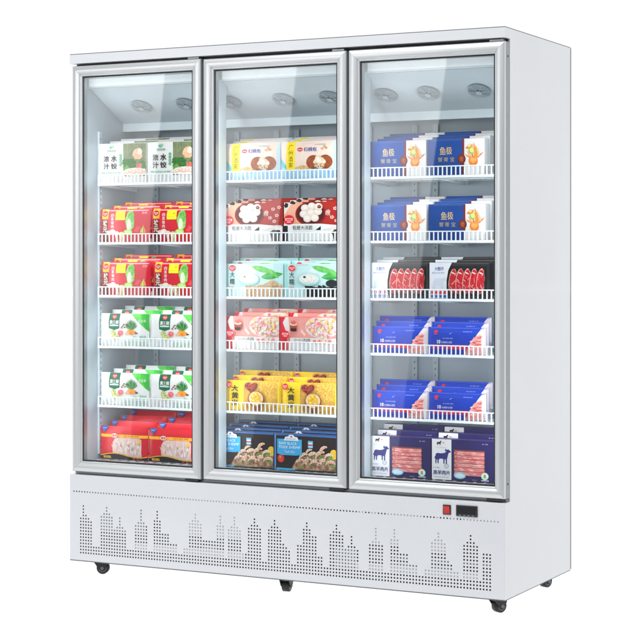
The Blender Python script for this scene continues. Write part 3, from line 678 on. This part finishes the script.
def d_bluegift(w, h):
    A = Art(w, h); V = A.V
    A.part('print').rect(.4, .4, 61, V - .4, ink('1d4c9c', '164084', 6)); A.rect(61, .4, 64.5, V - .4, ink('7c1f22')); A.rect(64.5, .4, 99.6, V - .4, ink('fdfcfa')); A.rect(2, V - 3, 60, V - 2.2, ink('3f6cb8'))
    A.part('title_lettering'); G = ink('ecd08c', 'dcb870', 60); A.text('鱼', 22, 30, 32.5, 44, G, .0); A.text('极', 33, 30, 43.5, 44, G, .0); A.text('蟹', 19, 17, 26.5, 25, ink('b8a680'), 0); A.text('膏', 29, 17, 36.5, 25, ink('b8a680'), 0); A.text('宝', 40, 17, 47.5, 25, ink('b8a680'), 0)
    A.part('seal').ell(60, 21, 7, 9, ink('7a2a1e', '5c1c16', 90), 22); A.ell(60, 21, 5, 6.6, ink('94402c', '6a2418', 90), 20); A.rect(57.5, 17, 62.5, 24, ink('b87448', '7a2a1e', 200))
    A.part('food_picture').ell(80, 17, 8, 9, ink('ea8a34', 'd86a1c', 70), 20); A.ell(80, 19, 5.4, 6, ink('f6b26a', 'ec9038', 70), 16)
    for i in range(6): A.leaf(76 + i * 2, 22, 14 + 3 * (i % 2), 1.3, 2.5 - i * .35, ink(['e88a3a', 'f0a858', 'd8742a'][i % 3]))
    A.ell(78, 36, 6, 6.4, ink('a8cc48', '86b03a', 80), 18); A.ell(78, 36.6, 4.4, 4.4, ink('d2e68c'), 16); A.poly([(66.5, 40), (72, 48), (80, 46), (74, 39)], ink('f0a040', 'd8781c', 90)); A.leaf(86, 22, 30, 2.4, 1.75, ink('f2a24c', 'e8812c', 80)); A.leaf(92, 24, 24, 1.6, 1.9, ink('f6c080')); A.ell(73, 45, 3, 2.5, ink('f8dca0'), 10)
    strokes(A, 68, 6, 96, 8, 4, ink('c8c2b8')); return A
def d_steak(w, h):
    A = Art(w, h); V = A.V
    A.part('meat').rect(30, 4, 95, V - 6, ink('121214', '1c1c20', 40))
    for k in range(5):
        u = 39 + k * 11.6; A.ell(u, 27, 7.0, 19.5, ink('e8a8a0'), 22, -.10, .03); A.ell(u + .3, 26.6, 6.3, 18.6, ink('c8242e', '9a1622', 70, stretch=(1.8, 1, 1)), 22, -.10, .04)
        for q in range(8):
            A.leaf(u + A.rnd.uniform(-4, 3), A.rnd.uniform(12, 36), A.rnd.uniform(4, 8), .55, 1.57 + A.rnd.uniform(-1.0, 1.0), ink(['e88a88', 'f0b4ac', 'd85058'][q % 3]))
        A.leaf(u - 3, 41, 8, 1.1, -.4, ink('f6d8d0'))
    A.rect(91, 8, 92, V - 12, ink('3a3a3e')); A.rect(38, V - 9, 90, V - 8.4, ink('3a3a3e'))
    A.part('sleeve').poly([(.4, .4), (31, .4), (29, 12), (29, 28), (32, 44), (38, V - .4), (.4, V - .4)], ink('eef1f6', 'e4e8f0', 8))
    A.text('大靓排', 9, V - 13, 24, V - 7, ink('2a4a9c'), .02); strokes(A, 5, V - 18, 27, 6, 3, ink('5a78b8')); 
    A.poly([(5, 14), (6, 26), (10, 31), (20, 31), (26, 33), (28, 29), (24, 25), (23, 14), (20, 14), (19, 20), (11, 20), (9, 14)], ink('d2d9e6'))
    for i in range(4): A.ell(5 + i * 7, 9.5, 2.4, 2.8, ink('d83a3c'), 12); A.rect(3 + i * 7, 1.5, 8 + i * 7, 5.5, ink('2e62c0'))
    return A
def d_bluemeat(w, h):
    A = Art(w, h); V = A.V
    A.part('print').rect(.4, .4, 99.6, V - .4, ink('0f3cb6', '0d34a6', 8))
    A.rect(4, 3, 70, 11, ink('d81e34')); 
    for i in range(7): A.rect(5 + i * 8.6, 3, 7.6 + i * 8.6, 11, ink('0f3cb6')); A.layer -= 1
    A.layer += 1
    A.part('meat_window').poly([(63, .4), (93, V - .4), (99.6, V - .4), (99.6, .4)], ink('f6eae8')); A.poly([(63, .4), (80, 25), (92, 32), (93, .4)], ink('ef8f88', 'f6c8c0', 45))
    for i in range(34):
        u = A.rnd.uniform(67, 92); v = A.rnd.uniform(2, 26)
        if u - 64 > v * .72: A.leaf(u - 3, v, A.rnd.uniform(5, 9), A.rnd.uniform(.8, 1.5), A.rnd.uniform(-.3, .9), ink(['e4645e', 'f8dcd4', 'f0a49c', 'd84a4a'][i % 4]))
    A.part('print'); A.text('10', 17, 13, 23, 20, WHT, .03)
    strokes(A, 25, 13.5, 44, 7, 4, ink('f4f6fb'))
    strokes(A, 27, 22, 46, 6, 2, ink('c8d0f4')); strokes(A, 62, 35, 78, 6, 1.8, ink('b8c2f0')); A.leaf(38, 31, 6, .5, .5, ink('aab4ee')); A.rect(3, V - 2, 97, V - 1.2, ink('4468d8'))
    A.part('brand_badge').ell(15, V - 8.5, 3.6, 3.4, ink('d02030'), 8, .3, .15); A.rect(12.5, V - 13.2, 17.5, V - 12.2, ink('d86a7a')); return A
def goat(A, u, v, k, m):
    pts = [(-10, 2), (-9.5, 5), (-7, 6.4), (-2, 6), (3, 6.6), (6, 8.4), (7, 11), (9.4, 12), (10.6, 10.6), (13, 9), (12.6, 7.6), (10, 7.4), (9, 5), (8, 1), (7.2, -1.5), (7.2, -8), (5.4, -8), (5.2, -2.2), (3.8, -2), (3.4, -8), (1.8, -8), (1.6, -1.6), (-3.5, -1.4), (-5, -3), (-5.2, -8), (-6.8, -8), (-7, -3), (-8, -2.4), (-8.6, -8), (-10, -8), (-10.2, -1.5), (-11.4, -1), (-11, 1)]
    A.poly([(u + x * k, v + y * k) for x, y in pts], m); A.poly([(u + x * k, v + y * k) for x, y in ((7.5, 10.5), (5, 12.5), (4, 9.5), (5.5, 8.6))], m); return A
def d_lamb(w, h):
    A = Art(w, h); V = A.V
    A.part('print').rect(.4, .4, 99.6, V - .4, ink('2b245e', '231d52', 8)); A.rect(.4, .4, 32, V - .4, ink('f7f7f8'))
    goat(A, 17, 33, 1.1, ink('322a74')); goat(A, 12, V - 7, .34, BLK); A.rect(17, V - 6.5, 21, V - 5.5, ink('d83a3a')); strokes(A, 7, V - 14, 26, 6, 1.6, ink('b8b8bc')); strokes(A, 3, 17, 14, 4, 2, ink('6a64a0'))
    A.ell(24, 21, 3.6, 3.4, ink('5a5478'), 14); A.ell(24, 21, 3, 2.8, ink('f0f0f2'), 14); strokes(A, 22, 20.4, 26, 2, 1.4, ink('5a5478')); strokes(A, 82, V - 6, 92, 2, 1.6, ink('c8c4dc')); strokes(A, 66, 1.8, 74, 3, 1.2, ink('d8d4e8')); A.rect(80, 1.8, 92, 3.2, ink('d8d4e8'))
    A.part('title_lettering').text('羔羊肉片', 2.5, 7.5, 30, 14.5, ink('2f2870'), .02); strokes(A, 4, 3.4, 29, 10, 1.6, ink('8a86b0'))
    A.part('meat_window').rect(36, 8, 86, 46, ink('5a3038', '7a3c44', 60))
    for j in range(6):
        v = 11 + j * 6.1; A.poly([(37, v - 2.4), (84.5, v - 2.6), (85.5, v), (84.5, v + 2.8), (38, v + 3), (36.8, v)], ink(['e89a94', 'e28a86', 'eda69e'][j % 3], 'c85a5c', 60, stretch=(.3, 1, 1)))
        for i in range(9): A.leaf(A.rnd.uniform(38, 76), v + A.rnd.uniform(-2, 2), A.rnd.uniform(5, 10), .5, A.rnd.uniform(-.12, .12), ink(['f6d4cc', 'f2c0b8', 'cf6a68'][i % 3])); A.layer -= 1
        A.layer += 1; A.ell(39.5, v + .3, 2.6, 2.6, ink('a8383c', 'e4a49c', 130), 12, wob=.1)
    A.rect(36, 45.5, 86, 46.3, ink('8a4a50'))
    A.part('seal').ell(46, 8, 9.5, 5, ink('a8d4e4', '7ab4cc', 60)); A.ell(46, 8, 7, 3.2, ink('d4ecf2')); A.ell(86, 9, 6, 5.6, ink('a8e0c8')); A.ell(86, 9, 4.6, 4.2, ink('f2fbf2')); A.ell(86, 9.6, 2.2, 2, ink('d87a2a')); A.rect(83.4, 6.4, 88.6, 7.6, ink('3a9a5a')); return A

bagm = lambda n, c: mat('bag_film_' + n, c, rough=.34, var=.02, scale=20, bump=.05, bscale=60, spec=.3)
cart = lambda n, c: mat('carton_' + n, c, rough=.42, var=.012, scale=20, spec=.35)
Y0 = .150
# name, description, category, (w,h,t), kind, base, side, art, bay, row, xL, xR, dx, dz, copies
PK = [
 ('dumpling_carton', 'white and green dumpling carton', 'carton', (.226, .157, .045), 'box', cart('white', 'f7f7f4'), None, d_dumpling, 0, 0, .033, .264, .016, .0125, 3),
 ('dumpling_bag', 'red cabbage dumpling bag', 'bag', (.232, .131, .040), 'bag', bagm('red', 'c80a24'), None, d_cabbage, 0, 1, .037, .275, .017, .0150, 3),
 ('dumpling_bag', 'red cabbage dumpling bag', 'bag', None, None, None, None, None, 0, 2, .040, .284, .017, .0150, 3),
 ('vegetable_dumpling_bag', 'white bag with green banner', 'bag', (.230, .127, .040), 'bag', bagm('white', 'f6f8f6'), None, d_greenveg, 0, 3, .034, .269, .022, .0135, 3),
 ('vegetable_dumpling_bag', 'white bag with green banner', 'bag', None, None, None, None, None, 0, 4, .035, .270, .024, .0120, 3),
 ('chicken_feet_bag', 'red bag of chicken feet', 'bag', (.224, .131, .036), 'bag', bagm('scarlet', 'cc0820'), None, d_chickenfeet, 0, 5, .035, .263, .009, .0170, 4),
 ('walnut_bun_bag', 'pale blue walnut bun bag', 'bag', (.236, .141, .042), 'bag', bagm('skyblue', 'b4dcf2'), None, d_walnut, 1, 0, .614, .853, -.003, .0120, 3),
 ('rice_ball_carton', 'red carton of white rice balls', 'carton', (.258, .146, .042), 'box', cart('crimson', 'a8241e'), cart('black', '2a2424'), d_tangyuan, 1, 1, .609, .870, -.003, .0100, 3),
 ('sticky_ball_bag', 'pale aqua rice ball bag with brown peanuts', 'bag', (.254, .124, .042), 'box', cart('aqua', 'cdeeec'), None, d_sticky(False), 1, 2, .614, None, .002, .0110, 3),
 ('sticky_ball_bag', 'pale aqua rice ball bag with black sesame', 'bag', (.254, .124, .042), 'box', cart('aqua', 'cdeeec'), None, d_sticky(True), 1, 2, None, .872, .002, .0110, 3),
 ('small_ball_carton', 'pink carton of tiny coloured balls', 'carton', (.236, .125, .042), 'box', cart('pink', 'e8a096'), cart('rose', 'cf1f38'), d_pinkballs, 1, 3, .614, .853, .010, .0135, 3),
 ('millet_ball_bag', 'yellow millet ball bag', 'bag', (.240, .114, .042), 'bag', bagm('yellow', 'f6cf12'), None, d_yellowmillet, 1, 4, .614, .857, -.003, .0160, 3),
 ('shrimp_carton', 'black tiger shrimp carton', 'carton', (.261, .136, .042), 'box', cart('darkblue', '28446e'), None, d_shrimp, 1, 5, .565, .829, .003, .0085, 4),
 ('gift_carton', 'blue and white crab carton', 'carton', (.223, .130, .042), 'box', cart('navy', '1d4c9c'), cart('offwhite', 'f6f4f0'), d_bluegift, 2, 0, 1.231, 1.456, 0, .0125, 4),
 ('gift_carton', 'blue and white crab carton', 'carton', None, None, None, None, None, 2, 1, 1.232, 1.462, 0, .0115, 4),
 ('steak_tray', 'black steak tray with white sleeve', 'meat tray', (.232, .130, .040), 'tray', mat('tray_plastic', '151517', rough=.3, spec=.5), None, d_steak, 2, 2, 1.232, 1.467, -.001, .0100, 3),
 ('meat_bag', 'royal blue meat bag', 'bag', (.223, .097, .040), 'bag', bagm('royal', '0f3cb6'), None, d_bluemeat, 2, 3, 1.232, 1.456, -.010, .0170, 3),
 ('meat_bag', 'royal blue meat bag', 'bag', None, None, None, None, None, 2, 4, 1.232, 1.458, -.010, .0165, 3),
 ('lamb_carton', 'navy lamb roll carton with white panel', 'carton', (.240, .147, .042), 'box', cart('indigo', '2b245e'), None, d_lamb, 2, 5, 1.231, 1.475, .001, .0170, 3),
]
NB = {(0, 0): 'dumpling cartons', (0, 1): 'cabbage dumpling bags', (0, 2): 'cabbage dumpling bags', (0, 3): 'green banner bags', (0, 4): 'green banner bags', (0, 5): 'chicken feet bags',
      (1, 0): 'walnut bun bags', (1, 1): 'white rice balls', (1, 2): 'black sesame bags', (1, 3): 'tiny coloured balls', (1, 4): 'yellow millet bags', (1, 5): 'shrimp cartons',
      (2, 0): 'blue crab cartons', (2, 1): 'blue crab cartons', (2, 2): 'steak trays', (2, 3): 'royal blue meat bags', (2, 4): 'royal blue meat bags', (2, 5): 'lamb cartons'}
ORD = ['frontmost', 'second', 'third', 'fourth']
def dup(o):
    c = o.copy(); COL.objects.link(c)
    for ch in o.children:
        k = ch.copy(); COL.objects.link(k); k.parent = c
    return c
proto = None; used = False
for (name, desc, cat, dim, kind, base, side, art, bay, row, xL, xR, dx, dz, nc) in PK:
    if dim:
        proto = package(name, dim[0], dim[1], dim[2], kind, base, art(dim[0], dim[1]), side); used = False; w, h, t = dim
    two = (bay, row) in ((0, 1), (0, 3), (2, 0), (2, 3)); low = (bay, row) in ((0, 2), (0, 4), (2, 1), (2, 4))
    zb = (ZS[row] + .0088) if row < 5 else ZB + .0085
    nr_ = 0
    for sd, x in ((0, xL), (1, xR)):
        if x is None: continue
        if bay == 0: nbr = 'white end wall' if sd == 0 else NB[1, row]
        elif bay == 1: nbr = NB[0, row] if sd == 0 else NB[2, row]
        else: nbr = NB[1, row] if sd == 0 else 'white end wall'
        if nbr == 'black sesame bags' and False: pass
        for i in range(nc):
            o = proto if not used else dup(proto); used = True
            px, py, pz = x + w / 2 + dx * i, Y0 + .055 * i, zb + dz * i
            jr = R.uniform(-.0012, .0012)
            o.location = (px + jr, py, pz + .0003); o.rotation_euler = (0, 0, R.uniform(-.006, .006))
            o['label'] = '%s, %s in stack beside %s%s' % (desc, ORD[i], nbr, ', upper shelf' if two else ', lower shelf' if low else '')
            o['category'] = cat; o['group'] = {'bag': 'frozen food bags on the freezer shelves', 'carton': 'frozen food cartons on the freezer shelves', 'meat tray': 'meat trays on the freezer shelf'}[cat]
            if i:      # stepped riser under the rear packs
                sh = SHELF.get((bay, row)); ox, oy, oz = (sh.location if sh else (0, 0, 0))
                z0_ = (zb - .0002) if row < 5 else ZB + .0004
                bmr = bmesh.new(); box(bmr, px - w / 2 + .012 - ox, px + w / 2 - .012 - ox, py + .006 - oy, py + t - .006 - oy, z0_ - oz, pz - .0004 - oz)
                finish('stepped_riser', bmr, M_rail, SHELF.get((bay, row), FZ))
                nr_ += 1
    if row == 5:       # base grid on the cabinet floor
        xa = x0g = [XA + .01, .64, 1.25][bay]; xb = [.56, 1.165, XB - .01][bay]
        bmr = bmesh.new()
        for k in range(14): xx = xa + (xb - xa) * k / 13; box(bmr, xx - .002, xx + .002, .11, .40, ZB + .0006, ZB + .0078)
        finish('floor_grid', bmr, M_rail, FZ)

# ------------------------------------------------------------------ camera
cd = bpy.data.cameras.new('camera'); cam = bpy.data.objects.new('camera', cd); COL.objects.link(cam)
cam.location = CAM; cam.rotation_euler = (math.pi / 2, 0, YAW); cd.sensor_width = 36; cd.lens = 36 * 1761.9 / 640
cd.shift_y = -60.02 / 640; cd.clip_end = 200; cd.clip_start = .05
S.camera = cam

# ------------------------------------------------------------------ lights
wd = bpy.data.worlds.new('World'); S.world = wd; wd.use_nodes = True
n = wd.node_tree.nodes; l = wd.node_tree.links; bg = n['Background']
tc = n.new('ShaderNodeTexCoord'); sx = n.new('ShaderNodeSeparateXYZ'); l.new(tc.outputs['Generated'], sx.inputs[0])
mr = n.new('ShaderNodeMapRange'); mr.interpolation_type = 'SMOOTHSTEP'; mr.inputs['From Min'].default_value = -.75; mr.inputs['From Max'].default_value = .15
mr.inputs['To Min'].default_value = .22; mr.inputs['To Max'].default_value = 1.04; l.new(sx.outputs['Y'], mr.inputs['Value'])
mz = n.new('ShaderNodeMapRange'); mz.inputs['From Min'].default_value = -.02; mz.inputs['From Max'].default_value = 0.0
mz.inputs['To Min'].default_value = 1; mz.inputs['To Max'].default_value = 0; l.new(sx.outputs['Z'], mz.inputs['Value'])
my = n.new('ShaderNodeMapRange'); my.inputs['From Min'].default_value = -.5; my.inputs['From Max'].default_value = .5; my.inputs['To Min'].default_value = .45; my.inputs['To Max'].default_value = 1.85
l.new(sx.outputs['Y'], my.inputs['Value']); mq = n.new('ShaderNodeMath'); mq.operation = 'MULTIPLY'; l.new(my.outputs[0], mq.inputs[0]); l.new(mz.outputs[0], mq.inputs[1])
mm = n.new('ShaderNodeMath'); mm.operation = 'MAXIMUM'; l.new(mr.outputs[0], mm.inputs[0]); l.new(mq.outputs[0], mm.inputs[1])
l.new(mm.outputs[0], bg.inputs['Strength']); bg.inputs['Color'].default_value = (1, 1, 1, 1)

# three added lamps left of the camera, one per door, masked to slanted glare
LY = 2.2
def mir(x, z):
    k = LY / -CAM.y; return x + (x - CAM.x) * k, z + (z - CAM.z) * k
GL = [  # stile centre left, stile centre right, glare edge top (x), glare edge bottom (x)
    (.000, .598, .420, .255), (.598, 1.207, .990, .790), (1.207, 1.83, 1.585, 1.385)]
for xa, xb, et, eb in GL:
    a0, z0 = mir(xa, .345); a1, z1 = mir(xb, 1.925); t0, zt = mir(et, 1.88); b0, zb = mir(eb, .40)
    ld = bpy.data.lights.new('glare_lamp', 'AREA'); ld.shape = 'RECTANGLE'; ld.size = a1 - a0; ld.size_y = z1 - z0
    ld.use_nodes = True; nn = ld.node_tree.nodes; ll = ld.node_tree.links; em = nn['Emission']
    g = nn.new('ShaderNodeNewGeometry'); sp = nn.new('ShaderNodeSeparateXYZ'); ll.new(g.outputs['Position'], sp.inputs[0])
    sl_ = (t0 - b0) / (zt - zb)
    m1 = nn.new('ShaderNodeMath'); m1.operation = 'MULTIPLY_ADD'; m1.inputs[1].default_value = -sl_; m1.inputs[2].default_value = -(b0 - sl_ * zb)
    ll.new(sp.outputs['Z'], m1.inputs[0]); m2 = nn.new('ShaderNodeMath'); m2.operation = 'ADD'; ll.new(sp.outputs['X'], m2.inputs[0]); ll.new(m1.outputs[0], m2.inputs[1])
    st = nn.new('ShaderNodeMapRange'); st.inputs['From Min'].default_value = -.006; st.inputs['From Max'].default_value = .006; st.inputs['To Min'].default_value = 1; st.inputs['To Max'].default_value = 0
    ll.new(m2.outputs[0], st.inputs['Value'])
    vr = nn.new('ShaderNodeMapRange'); vr.inputs['From Min'].default_value = z0; vr.inputs['From Max'].default_value = z1; vr.inputs['To Min'].default_value = .45; vr.inputs['To Max'].default_value = 1.0
    ll.new(sp.outputs['Z'], vr.inputs['Value']); pw = nn.new('ShaderNodeMath'); pw.operation = 'POWER'; pw.inputs[1].default_value = 2.4; ll.new(vr.outputs[0], pw.inputs[0]); mu = nn.new('ShaderNodeMath'); mu.operation = 'MULTIPLY'; ll.new(st.outputs[0], mu.inputs[0]); ll.new(pw.outputs[0], mu.inputs[1])
    ll.new(mu.outputs[0], em.inputs['Strength'])
    ld.energy = 3.6 * math.pi * ld.size * ld.size_y          # radiance about 3.6 at the top
    lo = bpy.data.objects.new('glare_lamp', ld); COL.objects.link(lo); lo.location = ((a0 + a1) / 2, -LY, (z0 + z1) / 2)
    lo.rotation_euler = (math.pi / 2, 0, 0)    # local -Z, the lit side, looks to +Y: at the freezer
# overhead key lamp added in front, to brighten freezer front and door rails
kd = bpy.data.lights.new('added_key_lamp', 'AREA'); kd.shape = 'RECTANGLE'; kd.size = 4.2; kd.size_y = 3.4; kd.energy = 3.15 * math.pi * kd.size * kd.size_y
ko = bpy.data.objects.new('added_key_lamp', kd); COL.objects.link(ko); ko.location = (1.3, -2.6, 4.3)
ko.rotation_euler = (Vector((.9, 0, 1.0)) - ko.location).to_track_quat('-Z', 'Y').to_euler()
# lamp added beyond the rear right corner to grade the side panel
sd_ = bpy.data.lights.new('added_side_lamp', 'AREA'); sd_.shape = 'RECTANGLE'; sd_.size = .8; sd_.size_y = 2.2; sd_.energy = 3.2
so = bpy.data.objects.new('added_side_lamp', sd_); COL.objects.link(so); so.location = (W + 1.1, 1.25, 1.15)
so.rotation_euler = (Vector((W, .55, 1.05)) - so.location).to_track_quat('-Z', 'Y').to_euler()
# led tubes inside: one behind each stile, aimed at the shelves
for x, ang in ((XA + .006, -1.0), (.5985 - .042, 1.0), (.5985 + .042, -1.0), (1.2065 - .042, 1.0), (1.2065 + .042, -1.0), (XB - .006, 1.0)):
    ld = bpy.data.lights.new('led_tube', 'AREA'); ld.shape = 'RECTANGLE'; ld.size = .02; ld.size_y = 1.34; ld.energy = 1.35; ld.color = (.90, .96, 1)
    lo = bpy.data.objects.new('led_tube', ld); COL.objects.link(lo); lo.location = (x, .054, 1.07); lo.rotation_euler = (math.pi / 2, 0, ang)

# added fill lamps under the shelves, brightening rear packs and back wall
for z in ZS:
    for xa, xb in RX:
        ld = bpy.data.lights.new('shelf_fill', 'AREA'); ld.shape = 'RECTANGLE'; ld.size = xb - xa - .06; ld.size_y = .012; ld.energy = .27; ld.color = (.93, .97, 1)
        lo = bpy.data.objects.new('shelf_fill', ld); COL.objects.link(lo); lo.location = ((xa + xb) / 2, .165, z - .012); lo.rotation_euler = (.45, 0, 0)

# ------------------------------------------------------------------ render
S.render.engine = 'CYCLES'
S.view_settings.view_transform = 'Standard'; S.view_settings.look = 'None'; S.view_settings.exposure = 0; S.view_settings.gamma = 1
S.cycles.use_denoising = True
S.cycles.max_bounces = 10; S.cycles.transparent_max_bounces = 12; S.cycles.diffuse_bounces = 5
